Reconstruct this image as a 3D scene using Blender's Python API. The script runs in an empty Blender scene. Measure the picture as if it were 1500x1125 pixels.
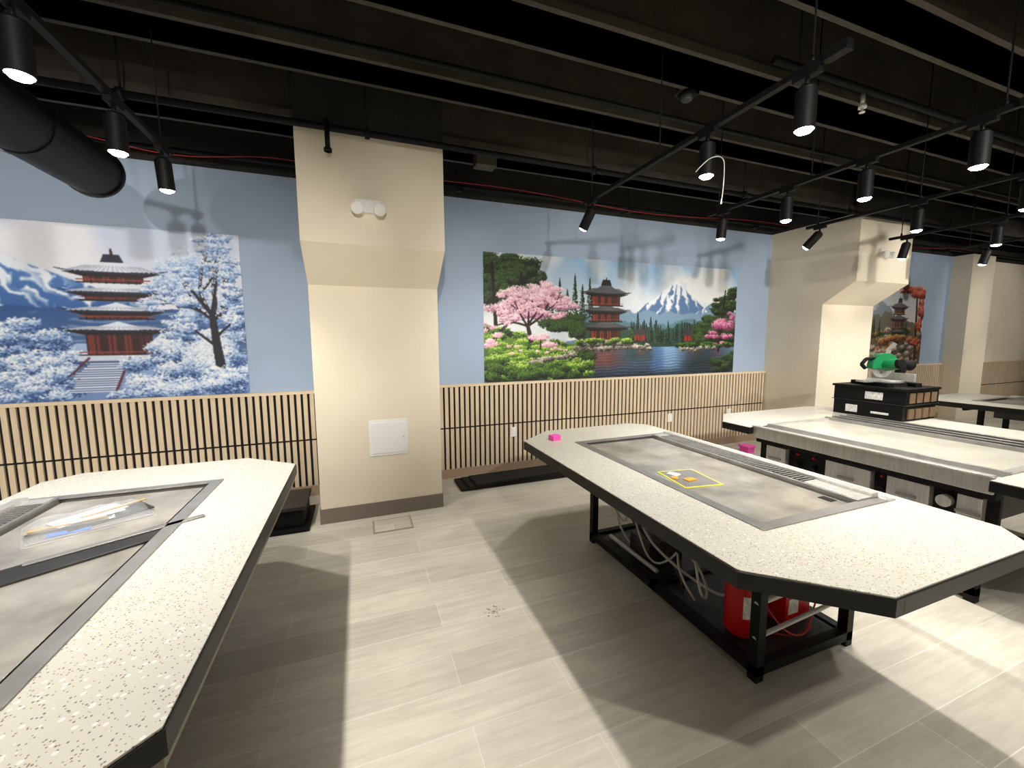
import bpy, math, random
import numpy as np
from mathutils import Vector, Matrix
random.seed(5)
scene = bpy.context.scene
COL = scene.collection
scene.view_settings.view_transform = 'Standard'

# ---------------------------------------------------------------- materials
def s2l(c):
    return tuple(((x/12.92) if x <= 0.04045 else ((x+0.055)/1.055)**2.4) for x in c)
def rgb(r, g, b): return s2l((r/255, g/255, b/255))

def mat(name, col, rough=0.6, metal=0.0, var=0.0, scale=8.0, bump=0.0, bscale=60.0, stretch=None, emit=0.0, alpha=None, spec=None):
    m = bpy.data.materials.new(name); m.use_nodes = True
    nt = m.node_tree; n = nt.nodes; l = nt.links
    b = n["Principled BSDF"]
    b.inputs["Base Color"].default_value = (*col, 1)
    b.inputs["Roughness"].default_value = rough
    b.inputs["Metallic"].default_value = metal
    if spec is not None: b.inputs["Specular IOR Level"].default_value = spec
    tc = n.new("ShaderNodeTexCoord")
    mp = n.new("ShaderNodeMapping"); l.new(tc.outputs["Object"], mp.inputs["Vector"])
    if stretch: mp.inputs["Scale"].default_value = stretch
    if var > 0:
        nz = n.new("ShaderNodeTexNoise"); nz.inputs["Scale"].default_value = scale; nz.inputs["Detail"].default_value = 5
        l.new(mp.outputs[0], nz.inputs["Vector"])
        cr = n.new("ShaderNodeValToRGB")
        cr.color_ramp.elements[0].position = 0.3; cr.color_ramp.elements[1].position = 0.7
        cr.color_ramp.elements[0].color = (*[max(0, c*(1-var)) for c in col], 1)
        cr.color_ramp.elements[1].color = (*[min(1, c*(1+var)) for c in col], 1)
        l.new(nz.outputs["Fac"], cr.inputs["Fac"]); l.new(cr.outputs[0], b.inputs["Base Color"])
    if bump > 0:
        nb = n.new("ShaderNodeTexNoise"); nb.inputs["Scale"].default_value = bscale
        l.new(mp.outputs[0], nb.inputs["Vector"])
        bp = n.new("ShaderNodeBump"); bp.inputs["Strength"].default_value = bump; bp.inputs["Distance"].default_value = 0.01
        l.new(nb.outputs["Fac"], bp.inputs["Height"]); l.new(bp.outputs[0], b.inputs["Normal"])
    if emit > 0:
        b.inputs["Emission Color"].default_value = (*col, 1); b.inputs["Emission Strength"].default_value = emit
    if alpha is not None:
        b.inputs["Alpha"].default_value = alpha
    return m

M = {}
M['blue'] = mat("blue_wall_paint", rgb(162, 181, 207), 0.75, var=0.03, scale=2, bump=0.1, bscale=150)
M['beige'] = mat("beige_paint", rgb(230, 220, 200), 0.75, var=0.03, scale=2, bump=0.1, bscale=150)
M['white'] = mat("white_plastic", rgb(235, 235, 232), 0.4)
M['panelw'] = mat("painted_panel", rgb(234, 236, 236), 0.5)
M['blackpaint'] = mat("black_ceiling_paint", rgb(36, 34, 32), 0.75, var=0.3, scale=3, bump=0.25, bscale=40)
M['beam'] = mat("black_beam_paint", rgb(68, 64, 58), 0.65, var=0.25, scale=4, bump=0.25, bscale=30, spec=.3)
M['blackmetal'] = mat("black_metal", rgb(16, 16, 17), 0.55, spec=.2)
M['blackedge'] = mat("black_edge_laminate", rgb(18, 18, 19), 0.4, spec=.3)
M['duct'] = mat("black_duct", rgb(22, 21, 21), 0.5, bump=0.15, bscale=12, spec=.3)
M['steel'] = mat("brushed_steel", rgb(212, 211, 207), 0.30, 0.6, var=0.12, scale=6, bump=0.05, bscale=90, stretch=(1, 12, 1))
M['steelframe'] = mat("steel_frame", rgb(160, 159, 157), 0.33, 0.6, var=0.15, scale=9)
M['grill'] = mat("grill_plate", rgb(186, 181, 170), 0.22, 0.5, var=0.35, scale=5, bump=0.06, bscale=30)
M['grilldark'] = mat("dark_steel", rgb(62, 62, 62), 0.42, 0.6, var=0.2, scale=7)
M['film'] = mat("protective_film_surface", rgb(196, 193, 182), 0.3, 0.2, var=0.12, scale=5)
M['wood'] = mat("slat_oak", rgb(214, 195, 168), 0.6, var=0.10, scale=5, stretch=(4, 4, 0.5))
M['felt'] = mat("black_felt", rgb(20, 18, 17), 0.95)
M['trimwood'] = mat("oak_trim", rgb(222, 202, 174), 0.55, var=0.1, scale=6, stretch=(0.4, 4, 4))
M['basegrey'] = mat("grey_vinyl_base", rgb(122, 110, 102), 0.6)
M['basetan'] = mat("tan_vinyl_base", rgb(165, 142, 120), 0.6)
M['red'] = mat("red_enamel", rgb(200, 18, 22), 0.3)
M['label'] = mat("paper_label", rgb(225, 225, 225), 0.7, var=0.3, scale=60)
M['redwire'] = mat("red_cable_jacket", rgb(170, 40, 40), 0.5)
M['hose'] = mat("white_hose", rgb(200, 200, 196), 0.45)
M['brass'] = mat("brass", rgb(190, 150, 80), 0.35, 0.9)
M['pink'] = mat("pink_paper", rgb(245, 90, 190), 0.7)
M['yellow'] = mat("yellow_tape", rgb(225, 225, 40), 0.6)
M['orange'] = mat("orange_paper", rgb(240, 150, 50), 0.7)
M['card'] = mat("cardboard", rgb(186, 150, 105), 0.8, var=0.1)
M['plastic'] = mat("clear_plastic_bag", rgb(190, 196, 204), 0.15, 0.0, var=0.35, scale=14, bump=0.8, bscale=16)
M['bluepl'] = mat("blue_plastic", rgb(60, 110, 190), 0.4)
M['green'] = mat("green_tool_plastic", rgb(20, 135, 80), 0.4)
M['boxbrown'] = mat("brown_box_side", rgb(110, 88, 66), 0.7, var=0.15)
M['apron'] = mat("grey_apron", rgb(150, 144, 130), 0.5)
M['lens'] = mat("lamp_lens", (1.0, 0.93, 0.8), 0.4, emit=40)
M['glasswhite'] = mat("frosted_lamp", rgb(240, 240, 235), 0.3)

def stone():
    m = bpy.data.materials.new("speckled_quartz"); m.use_nodes = True
    nt = m.node_tree; n = nt.nodes; l = nt.links; b = n["Principled BSDF"]
    tc = n.new("ShaderNodeTexCoord")
    base = rgb(206, 203, 192)
    def mixc(fac, ca, cb):
        mx = n.new("ShaderNodeMix"); mx.data_type = 'RGBA'
        l.new(fac, mx.inputs[0])
        if isinstance(ca, tuple): mx.inputs[6].default_value = (*ca, 1)
        else: l.new(ca, mx.inputs[6])
        mx.inputs[7].default_value = (*cb, 1)
        return mx.outputs[2]
    cur = base
    for sc, th, c, pr in ((150, 0.30, rgb(146, 124, 98), .25), (120, 0.28, rgb(112, 106, 100), .24), (60, 0.32, rgb(226, 225, 220), .3)):
        v = n.new("ShaderNodeTexVoronoi"); v.inputs["Scale"].default_value = sc
        l.new(tc.outputs["Object"], v.inputs["Vector"])
        sep = n.new("ShaderNodeSeparateColor"); l.new(v.outputs["Color"], sep.inputs[0])
        g = n.new("ShaderNodeMath"); g.operation = 'LESS_THAN'; l.new(sep.outputs[0], g.inputs[0]); g.inputs[1].default_value = pr
        t = n.new("ShaderNodeMath"); t.operation = 'LESS_THAN'; l.new(v.outputs["Distance"], t.inputs[0]); t.inputs[1].default_value = th
        mu = n.new("ShaderNodeMath"); mu.operation = 'MULTIPLY'; l.new(g.outputs[0], mu.inputs[0]); l.new(t.outputs[0], mu.inputs[1])
        cur = mixc(mu.outputs[0], cur, c)
    l.new(cur, b.inputs["Base Color"]); b.inputs["Roughness"].default_value = 0.3
    return m
M['stone'] = stone()

def floor_mat():
    m = bpy.data.materials.new("wood_look_tile"); m.use_nodes = True
    nt = m.node_tree; n = nt.nodes; l = nt.links; b = n["Principled BSDF"]
    tc = n.new("ShaderNodeTexCoord")
    br = n.new("ShaderNodeTexBrick")
    br.offset = 0.37; br.offset_frequency = 2
    br.inputs["Scale"].default_value = 1.0
    br.inputs["Brick Width"].default_value = 1.2; br.inputs["Row Height"].default_value = 0.2
    br.inputs["Mortar Size"].default_value = 0.002; br.inputs["Mortar Smooth"].default_value = 0.1
    br.inputs["Color1"].default_value = (*rgb(204, 199, 186), 1); br.inputs["Color2"].default_value = (*rgb(226, 221, 208), 1)
    br.inputs["Mortar"].default_value = (*rgb(240, 236, 228), 1)
    l.new(tc.outputs["Object"], br.inputs["Vector"])
    mp = n.new("ShaderNodeMapping"); mp.inputs["Scale"].default_value = (1.3, 14, 1); l.new(tc.outputs["Object"], mp.inputs["Vector"])
    nz = n.new("ShaderNodeTexNoise"); nz.inputs["Scale"].default_value = 2.4; nz.inputs["Detail"].default_value = 9; nz.inputs["Roughness"].default_value = 0.7
    l.new(mp.outputs[0], nz.inputs["Vector"])
    cr = n.new("ShaderNodeValToRGB"); cr.color_ramp.elements[0].position = 0.3; cr.color_ramp.elements[1].position = 0.7
    cr.color_ramp.elements[0].color = (0.66, 0.65, 0.63, 1); cr.color_ramp.elements[1].color = (1.0, 1.0, 0.99, 1)
    l.new(nz.outputs["Fac"], cr.inputs["Fac"])
    mx = n.new("ShaderNodeMix"); mx.data_type = 'RGBA'; mx.blend_type = 'MULTIPLY'; mx.inputs[0].default_value = 0.75
    l.new(br.outputs["Color"], mx.inputs[6]); l.new(cr.outputs[0], mx.inputs[7])
    n2 = n.new("ShaderNodeTexNoise"); n2.inputs["Scale"].default_value = 2.5; n2.inputs["Detail"].default_value = 6
    l.new(tc.outputs["Object"], n2.inputs["Vector"])
    c2 = n.new("ShaderNodeValToRGB"); c2.color_ramp.elements[0].position = 0.35; c2.color_ramp.elements[1].position = 0.65
    c2.color_ramp.elements[0].color = (0.82, 0.82, 0.81, 1); c2.color_ramp.elements[1].color = (1, 1, 1, 1)
    l.new(n2.outputs["Fac"], c2.inputs["Fac"])
    m2 = n.new("ShaderNodeMix"); m2.data_type = 'RGBA'; m2.blend_type = 'MULTIPLY'; m2.inputs[0].default_value = 0.8
    l.new(mx.outputs[2], m2.inputs[6]); l.new(c2.outputs[0], m2.inputs[7])
    l.new(m2.outputs[2], b.inputs["Base Color"]); b.inputs["Roughness"].default_value = 0.45
    bp = n.new("ShaderNodeBump"); bp.inputs["Strength"].default_value = 0.3; bp.inputs["Distance"].default_value = 0.003
    l.new(br.outputs["Fac"], bp.inputs["Height"]); bp.invert = True; l.new(bp.outputs[0], b.inputs["Normal"])
    return m
M['floor'] = floor_mat()

# ---------------------------------------------------------------- mesh builder
class B:
    def __init__(s): s.v = []; s.f = []; s.m = []; s.ms = []; s.sm = []
    def mi(s, k):
        if k not in s.ms: s.ms.append(k)
        return s.ms.index(k)
    def face(s, idx, k, smooth=False):
        s.f.append(idx); s.m.append(s.mi(k)); s.sm.append(smooth)
    def box(s, x0, y0, z0, x1, y1, z1, k):
        x0, x1 = min(x0, x1), max(x0, x1); y0, y1 = min(y0, y1), max(y0, y1); z0, z1 = min(z0, z1), max(z0, z1)
        o = len(s.v)
        s.v += [(x0,y0,z0),(x1,y0,z0),(x1,y1,z0),(x0,y1,z0),(x0,y0,z1),(x1,y0,z1),(x1,y1,z1),(x0,y1,z1)]
        for q in ((0,3,2,1),(4,5,6,7),(0,1,5,4),(1,2,6,5),(2,3,7,6),(3,0,4,7)):
            s.face([o+i for i in q], k)
    def obox(s, c, size, rz, k, rx=0):
        R = Matrix.Rotation(rz, 3, 'Z') @ Matrix.Rotation(rx, 3, 'X')
        o = len(s.v); hx, hy, hz = [a/2 for a in size]
        for p in ((-hx,-hy,-hz),(hx,-hy,-hz),(hx,hy,-hz),(-hx,hy,-hz),(-hx,-hy,hz),(hx,-hy,hz),(hx,hy,hz),(-hx,hy,hz)):
            s.v.append(tuple(Vector(c) + R @ Vector(p)))
        for q in ((0,3,2,1),(4,5,6,7),(0,1,5,4),(1,2,6,5),(2,3,7,6),(3,0,4,7)):
            s.face([o+i for i in q], k)
    def prism(s, poly, z0, z1, k, kt=None):
        a = sum(poly[i][0]*poly[(i+1)%len(poly)][1]-poly[(i+1)%len(poly)][0]*poly[i][1] for i in range(len(poly)))
        if a < 0: poly = poly[::-1]
        n = len(poly); o = len(s.v)
        s.v += [(x, y, z0) for x, y in poly] + [(x, y, z1) for x, y in poly]
        s.face([o+i for i in range(n)][::-1], k); s.face([o+n+i for i in range(n)], kt or k)
        for i in range(n):
            j = (i+1) % n; s.face([o+i, o+j, o+n+j, o+n+i], k)
    def profx(s, prof, x0, x1, k):
        a = sum(prof[i][0]*prof[(i+1)%len(prof)][1]-prof[(i+1)%len(prof)][0]*prof[i][1] for i in range(len(prof)))
        if a < 0: prof = prof[::-1]
        n = len(prof); o = len(s.v)
        s.v += [(x0, y, z) for y, z in prof] + [(x1, y, z) for y, z in prof]
        s.face([o+i for i in range(n)][::-1], k); s.face([o+n+i for i in range(n)], k)
        for i in range(n):
            j = (i+1) % n; s.face([o+i, o+j, o+n+j, o+n+i], k)
    def cyl(s, p0, p1, r0, r1, k, n=20, caps=True, kc1=None, kc0=None):
        p0 = Vector(p0); p1 = Vector(p1); d = (p1-p0).normalized()
        u = d.orthogonal().normalized(); w = d.cross(u)
        o = len(s.v)
        for p, r in ((p0, r0), (p1, r1)):
            for i in range(n):
                a = 2*math.pi*i/n; s.v.append(tuple(p + (u*math.cos(a)+w*math.sin(a))*r))
        for i in range(n):
            j = (i+1) % n; s.face([o+i, o+j, o+n+j, o+n+i], k, True)
        if caps:
            s.face([o+i for i in range(n)][::-1], kc0 or k); s.face([o+n+i for i in range(n)], kc1 or k)
    def build(s, name, bevel=0.0, parent=None):
        xs = np.array(s.v); c = (xs.min(0)+xs.max(0))/2; c[2] = xs[:, 2].min()
        me = bpy.data.meshes.new(name)
        me.from_pydata([tuple(p) for p in (xs-c)], [], s.f)
        for k in s.ms: me.materials.append(M[k])
        me.polygons.foreach_set("material_index", s.m)
        me.polygons.foreach_set("use_smooth", s.sm)
        me.update()
        ob = bpy.data.objects.new(name, me); ob.location = c; COL.objects.link(ob)
        if bevel > 0:
            bv = ob.modifiers.new("Bevel", 'BEVEL'); bv.width = bevel; bv.segments = 2; bv.limit_method = 'ANGLE'; bv.angle_limit = math.radians(50)
        if parent:
            ob.parent = parent; ob.matrix_parent_inverse = parent.matrix_world.inverted()
        return ob

def empty(name, loc):
    e = bpy.data.objects.new(name, None); e.location = loc; e.empty_display_size = 0.1; COL.objects.link(e)
    bpy.context.view_layer.update(); return e

def tube(name, pts, r, k, parent=None, cyclic=False):
    cu = bpy.data.curves.new(name, 'CURVE'); cu.dimensions = '3D'; cu.bevel_depth = r; cu.bevel_resolution = 3; cu.resolution_u = 8
    sp = cu.splines.new('NURBS'); sp.points.add(len(pts)-1)
    for i, p in enumerate(pts): sp.points[i].co = (*p, 1)
    sp.order_u = 3; sp.use_endpoint_u = True; sp.use_cyclic_u = cyclic
    cu.materials.append(M[k])
    ob = bpy.data.objects.new(name, cu); COL.objects.link(ob)
    if parent: ob.parent = parent; ob.matrix_parent_inverse = parent.matrix_world.inverted()
    return ob

WY = 4.3; PT = 2.96; CZ = 3.75
XL, XR, YN = -5.2, 14.0, -4.5

# ---------------------------------------------------------------- shell
b = B(); b.box(XL, YN, -0.1, XR, WY+0.2, 0, 'floor'); b.build("floor")
b = B(); b.box(XL, YN, CZ, XR, WY+0.2, CZ+0.1, 'blackpaint'); b.build("ceiling")
b = B()
b.box(XL, WY, 0, 10.2, WY+0.2, PT, 'blue'); b.box(10.2, WY, 0, XR, WY+0.2, PT, 'beige')
b.box(XL, WY, PT, XR, WY+0.2, CZ, 'blackpaint'); b.build("wall_back")
b = B(); b.box(XL-0.2, YN, 0, XL, WY+0.2, PT, 'beige'); b.box(XL-0.2, YN, PT, XL, WY+0.2, CZ, 'blackpaint'); b.build("wall_left")
b = B(); b.box(XR, YN, 0, XR+0.2, WY+0.2, PT, 'beige'); b.box(XR, YN, PT, XR+0.2, WY+0.2, CZ, 'blackpaint'); b.build("wall_right")
b = B(); b.box(XL, YN-0.2, 0, XR, YN, PT, 'beige'); b.box(XL, YN-0.2, PT, XR, YN, CZ, 'blackpaint'); b.build("wall_front")

for y, z0, w in ((3.42, 3.0, 0.26), (2.78, 3.1, 0.2), (2.1, 3.1, 0.24), (1.42, 3.1, 0.18), (0.75, 3.1, 0.24), (0.05, 3.1, 0.16), (-1.0, 3.1, 0.2), (-2.2, 3.1, 0.2), (-3.4, 3.1, 0.2)):
    b = B(); b.box(XL, y-w/2, z0, XR, y+w/2, CZ, 'beam'); b.box(XL, y-w/2-0.03, z0, XR, y+w/2+0.03, z0+0.05, 'beam')
    b.build("ceiling_beam")

def column(x0, x1):
    b = B()
    b.profx([(WY, 0), (3.55, 0), (3.55, 1.93), (3.19, 2.18), (3.19, PT), (WY, PT)], x0, x1, 'beige')
    b.build("column")
    b = B()
    t = 0.008
    b.box(x0-t, 3.55-t, 0, x1+t, 3.55, 0.125, 'basegrey'); b.box(x0-t, 3.55, 0, x0, WY, 0.125, 'basegrey'); b.box(x1, 3.55, 0, x1+t, WY, 0.125, 'basegrey')
    b.build("baseboard_column")
    b = B(); b.box(x0, 3.19, PT, x1, 3.26, CZ, 'blackpaint'); b.box(x0, 3.58, PT, x1, WY, CZ, 'blackpaint'); b.build("trim_column_head")
column(-0.34, 0.655)
column(5.58, 6.62)
b = B(); b.box(10.2, 4.03, 0, 10.95, WY, PT, 'beige'); b.build("pilaster")

def wains(x0, x1):
    b = B()
    b.box(x0, WY-0.012, 0.1, x1, WY, 1.0, 'felt')
    n = int((x1-x0)/0.056); p = (x1-x0)/n
    for i in range(n):
        xx = x0 + i*p + 0.010
        b.box(xx, WY-0.026, 0.1, xx+p*0.62, WY-0.012, 0.545, 'wood')
        b.box(xx, WY-0.026, 0.562, xx+p*0.62, WY-0.012, 1.0, 'wood')
    b.box(x0, WY-0.036, 1.0, x1, WY, 1.028, 'trimwood')
    b.box(x0, WY-0.026, 0, x1, WY, 0.1, 'basetan')
    b.build("slat_wainscot")
wains(XL, -0.34-0.009); wains(0.655+0.009, 5.58-0.009); wains(6.62+0.009, 10.2); wains(10.95, XR)

# ---------------------------------------------------------------- murals
class Cv:
    def __init__(s, w, h, nx, ny, seed):
        s.w, s.h, s.nx, s.ny = w, h, nx, ny
        s.X, s.Y = np.meshgrid(np.linspace(0, w, nx), np.linspace(0, h, ny))
        s.img = np.zeros((ny, nx, 3)); s.r = np.random.default_rng(seed)
    def noise(s, sc, octv=4):
        out = np.zeros_like(s.X); amp = 1; tot = 0
        for o in range(octv):
            gx = int(s.w*sc*2**o)+3; gy = int(s.h*sc*2**o)+3
            g = s.r.random((gy, gx)); x = s.X*sc*2**o; y = s.Y*sc*2**o
            xi = x.astype(int); yi = y.astype(int); fx = x-xi; fy = y-yi
            fx = fx*fx*(3-2*fx); fy = fy*fy*(3-2*fy)
            out += amp*((g[yi, xi]*(1-fx)+g[yi, xi+1]*fx)*(1-fy)+(g[yi+1, xi]*(1-fx)+g[yi+1, xi+1]*fx)*fy)
            tot += amp; amp *= 0.5
        return out/tot
    def blend(s, mask, col):
        c = np.array(col, float)/255 if not isinstance(col, np.ndarray) else col
        m = np.clip(mask, 0, 1)[..., None].astype(float) if mask.dtype != bool else mask[..., None].astype(float)
        s.img = s.img*(1-m)+c*m
    def grad(s, y0, c0, y1, c1, mask=None):
        t = np.clip((s.Y-y0)/(y1-y0), 0, 1)[..., None]
        c = (np.array(c0)/255)*(1-t)+(np.array(c1)/255)*t
        s.blend(np.ones_like(s.X) if mask is None else mask, c)
    def pmask(s, pts):
        m = np.zeros(s.X.shape, bool); n = len(pts)
        for i in range(n):
            x0, y0 = pts[i]; x1, y1 = pts[(i+1) % n]
            if y0 == y1: continue
            c = ((y0 > s.Y) != (y1 > s.Y)) & (s.X < (x1-x0)*(s.Y-y0)/(y1-y0)+x0)
            m ^= c
        return m
    def poly(s, pts, col): s.blend(s.pmask(pts), col)
    def blur(s, n=1):
        for _ in range(n):
            p = np.pad(s.img, ((1, 1), (1, 1), (0, 0)), 'edge')
            s.img = (p[1:-1, 1:-1]*4+p[:-2, 1:-1]*2+p[2:, 1:-1]*2+p[1:-1, :-2]*2+p[1:-1, 2:]*2+p[:-2, :-2]+p[2:, 2:]+p[:-2, 2:]+p[2:, :-2])/16
    def dab(s, x, y, rx, ry, col, a=1.0):
        dx = s.w/(s.nx-1); dy = s.h/(s.ny-1)
        i0 = max(0, int((x-rx)/dx)); i1 = min(s.nx, int((x+rx)/dx)+2); j0 = max(0, int((y-ry)/dy)); j1 = min(s.ny, int((y+ry)/dy)+2)
        if i0 >= i1 or j0 >= j1: return
        m = (((s.X[j0:j1, i0:i1]-x)/rx)**2+((s.Y[j0:j1, i0:i1]-y)/ry)**2 < 1)[..., None]*a
        s.img[j0:j1, i0:i1] = s.img[j0:j1, i0:i1]*(1-m)+np.array(col)/255*m
    def clump(s, cx, cy, rx, ry, cols, dens=1.0, r0=.005, r1=.010, fill=True):
        if fill: s.dab(cx, cy-ry*.1, rx*.8, ry*.7, cols[0], .75)
        k = len(cols); n = int(dens*rx*ry*3.14/(.0075**2)*1.1)
        A = s.r.random(n)*2*math.pi; Q = np.sqrt(s.r.random(n))*(1+.15*s.r.normal(size=n))
        N = s.r.normal(size=n)*.17; Rr = r0+(r1-r0)*s.r.random(n)
        for a, q, nn, r in zip(A, Q, N, Rr):
            x = math.cos(a)*q; y = math.sin(a)*q
            v = .48+.42*y-.12*x+nn
            s.dab(cx+x*rx, cy+y*ry, r, r*.75, cols[int(min(k-1, max(0, v*k)))], .85)
    def mass(s, cx, cy, rx, ry, n, cols, sub=.35, **kw):
        L = []
        for _ in range(n):
            a = s.r.random()*2*math.pi; q = math.sqrt(s.r.random()); L.append((cx+math.cos(a)*q*rx*(1-sub*.5), cy+math.sin(a)*q*ry*(1-sub*.5)))
        L.sort(key=lambda p: -p[1])
        for x, y in L:
            f = sub*(.7+.6*s.r.random()); s.clump(x, y, rx*f, ry*f*1.05, cols, **kw)
    def line(s, x0, y0, x1, y1, w0, w1, col):
        L = math.hypot(x1-x0, y1-y0); n = max(2, int(L/0.005))
        for i in range(n+1):
            t = i/n; w = w0+(w1-w0)*t; s.dab(x0+(x1-x0)*t, y0+(y1-y0)*t, max(w, .004), max(w, .004), col)
    def branch(s, x, y, a, L, w, d, col, ends, spread=0.55, cap=None):
        n = 4; px, py = x, y
        for i in range(n):
            a += s.r.normal()*.12
            qx = px+math.cos(a)*L/n; qy = py+math.sin(a)*L/n
            s.line(px, py, qx, qy, w*(1-.3*i/n), w*(1-.3*(i+1)/n), col)
            if cap is not None: s.line(px, py+w*.8, qx, qy+w*.8, w*.35, w*.3, cap)
            px, py = qx, qy
        ends.append((px, py))
        if d > 0:
            for k in range(2 + (s.r.random() < 0.5)):
                s.branch(px, py, a+s.r.normal()*spread, L*(0.6+0.25*s.r.random()), w*0.62, d-1, col, ends, spread, cap)
    def pine(s, x, y, h, w, cols):
        n = int(h/0.012)
        for i in range(n):
            t = i/n; ww = w*(1-t)*(0.7+0.5*s.r.random())*(1 if i % 3 else 1.25)
            for k in range(6):
                o = (s.r.random()*2-1); s.dab(x+o*ww, y+h*t-abs(o)*.01, 0.009, 0.006, cols[int(min(len(cols)-1, max(0, (.5-.4*o+.2*s.r.normal())*len(cols))))])
        s.line(x, y+h*.9, x, y+h*1.03, .004, .003, cols[0])
    def pagoda(s, cx, tiers, bodyc, darkc, roofc, roofhi, winc, rhs=(.11, .085)):
        for idx, (y, w, yb) in list(enumerate(tiers))[::-1]:
            bw = w*0.56
            s.poly([(cx-bw, yb), (cx+bw, yb), (cx+bw, y+.02), (cx-bw, y+.02)], bodyc)
            s.poly([(cx+bw*.35, yb), (cx+bw, yb), (cx+bw, y+.02), (cx+bw*.35, y+.02)], tuple(c*.65 for c in bodyc))
            for k in range(9):
                xx = cx-bw+2*bw*k/8; s.line(xx, yb, xx, y, .004, .004, darkc)
            for k in (-1, 0, 1):
                s.poly([(cx+k*bw*.5-bw*.13, yb+.02), (cx+k*bw*.5+bw*.13, yb+.02), (cx+k*bw*.5+bw*.13, y-.03), (cx+k*bw*.5-bw*.13, y-.03)], winc)
            s.poly([(cx-bw*1.25, yb), (cx+bw*1.25, yb), (cx+bw*1.25, yb+.010), (cx-bw*1.25, yb+.010)], darkc)
            s.poly([(cx-bw*1.25, yb+.024), (cx+bw*1.25, yb+.024), (cx+bw*1.25, yb+.030), (cx-bw*1.25, yb+.030)], tuple(min(255, c*1.3) for c in bodyc))
            s.poly([(cx-w*.92, y+.004), (cx+w*.92, y+.004), (cx+bw, y-.03), (cx-bw, y-.03)], darkc)
            rh = rhs[0] if idx == 0 else rhs[1]
            T = np.linspace(-1, 1, 25); top = [(cx+w*1.06*t, y+.028*abs(t)**4+rh*(1-abs(t))**1.9*1.15+.006) for t in T]
            bot = [(cx+w*1.06*t, y-.004+.034*abs(t)**4) for t in T[::-1]]
            s.poly(top+bot, roofc)
            topi = [(cx+w*.96*t, y+.016+.022*abs(t)**4+rh*(1-abs(t))**1.9*1.15-.004) for t in T]
            boti = [(cx+w*.96*t, y+.012+.028*abs(t)**4) for t in T[::-1]]
            s.poly(topi+boti, roofhi)
            for k in range(-9, 10):
                t = k/10; s.line(cx+w*t, y+.014, cx+w*t*.55, y+rh*.45+.012, .0035, .0035, tuple(a*.75+b*.25 for a, b in zip(roofhi, roofc)))
        y, w, yb = tiers[0]
        s.poly([(cx-w*.22, y+rhs[0]*.85), (cx+w*.22, y+rhs[0]*.85), (cx+.05, y+rhs[0]+.05), (cx-.05, y+rhs[0]+.05)], roofc)
        s.line(cx, y+.13, cx, y+.19, .012, .006, darkc)
    def build(s, name, x0, z0, crop=0.0, soft=1):
        s.blur(soft)
        i0 = int(crop/s.w*(s.nx-1)); s.X = s.X[:, i0:]; s.Y = s.Y[:, i0:]; s.img = s.img[:, i0:]; s.nx -= i0
        xmin = s.X.min(); ww = s.w-xmin
        ny, nx = s.ny, s.nx
        co = np.zeros((ny*nx, 3)); co[:, 0] = (s.X-xmin-ww/2).ravel(); co[:, 2] = s.Y.ravel()
        i = np.arange((ny-1)*(nx-1)); r = i//(nx-1); c = i % (nx-1); a = r*nx+c
        f = np.stack([a, a+1, a+nx+1, a+nx], 1)
        me = bpy.data.meshes.new(name)
        me.vertices.add(ny*nx); me.vertices.foreach_set("co", co.ravel())
        me.loops.add(f.size); me.loops.foreach_set("vertex_index", f.ravel().astype(np.int32))
        me.polygons.add(len(f)); me.polygons.foreach_set("loop_start", (np.arange(len(f))*4).astype(np.int32))
        me.update(calc_edges=True)
        at = me.color_attributes.new("paint", 'FLOAT_COLOR', 'POINT')
        im = np.clip(s.img, 0, 1); lin = np.where(im <= .04045, im/12.92, ((im+.055)/1.055)**2.4)
        rg = np.ones((ny*nx, 4)); rg[:, :3] = lin.reshape(-1, 3)
        at.data.foreach_set("color", rg.ravel())
        m = bpy.data.materials.new(name+"_print"); m.use_nodes = True; nt = m.node_tree
        an = nt.nodes.new("ShaderNodeAttribute"); an.attribute_name = "paint"
        bs = nt.nodes["Principled BSDF"]; bs.inputs["Roughness"].default_value = 0.6
        nt.links.new(an.outputs["Color"], bs.inputs["Base Color"])
        me.materials.append(m)
        ob = bpy.data.objects.new(name, me); ob.location = (x0+xmin+ww/2, WY-0.004, z0); COL.objects.link(ob)
        return ob

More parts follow.
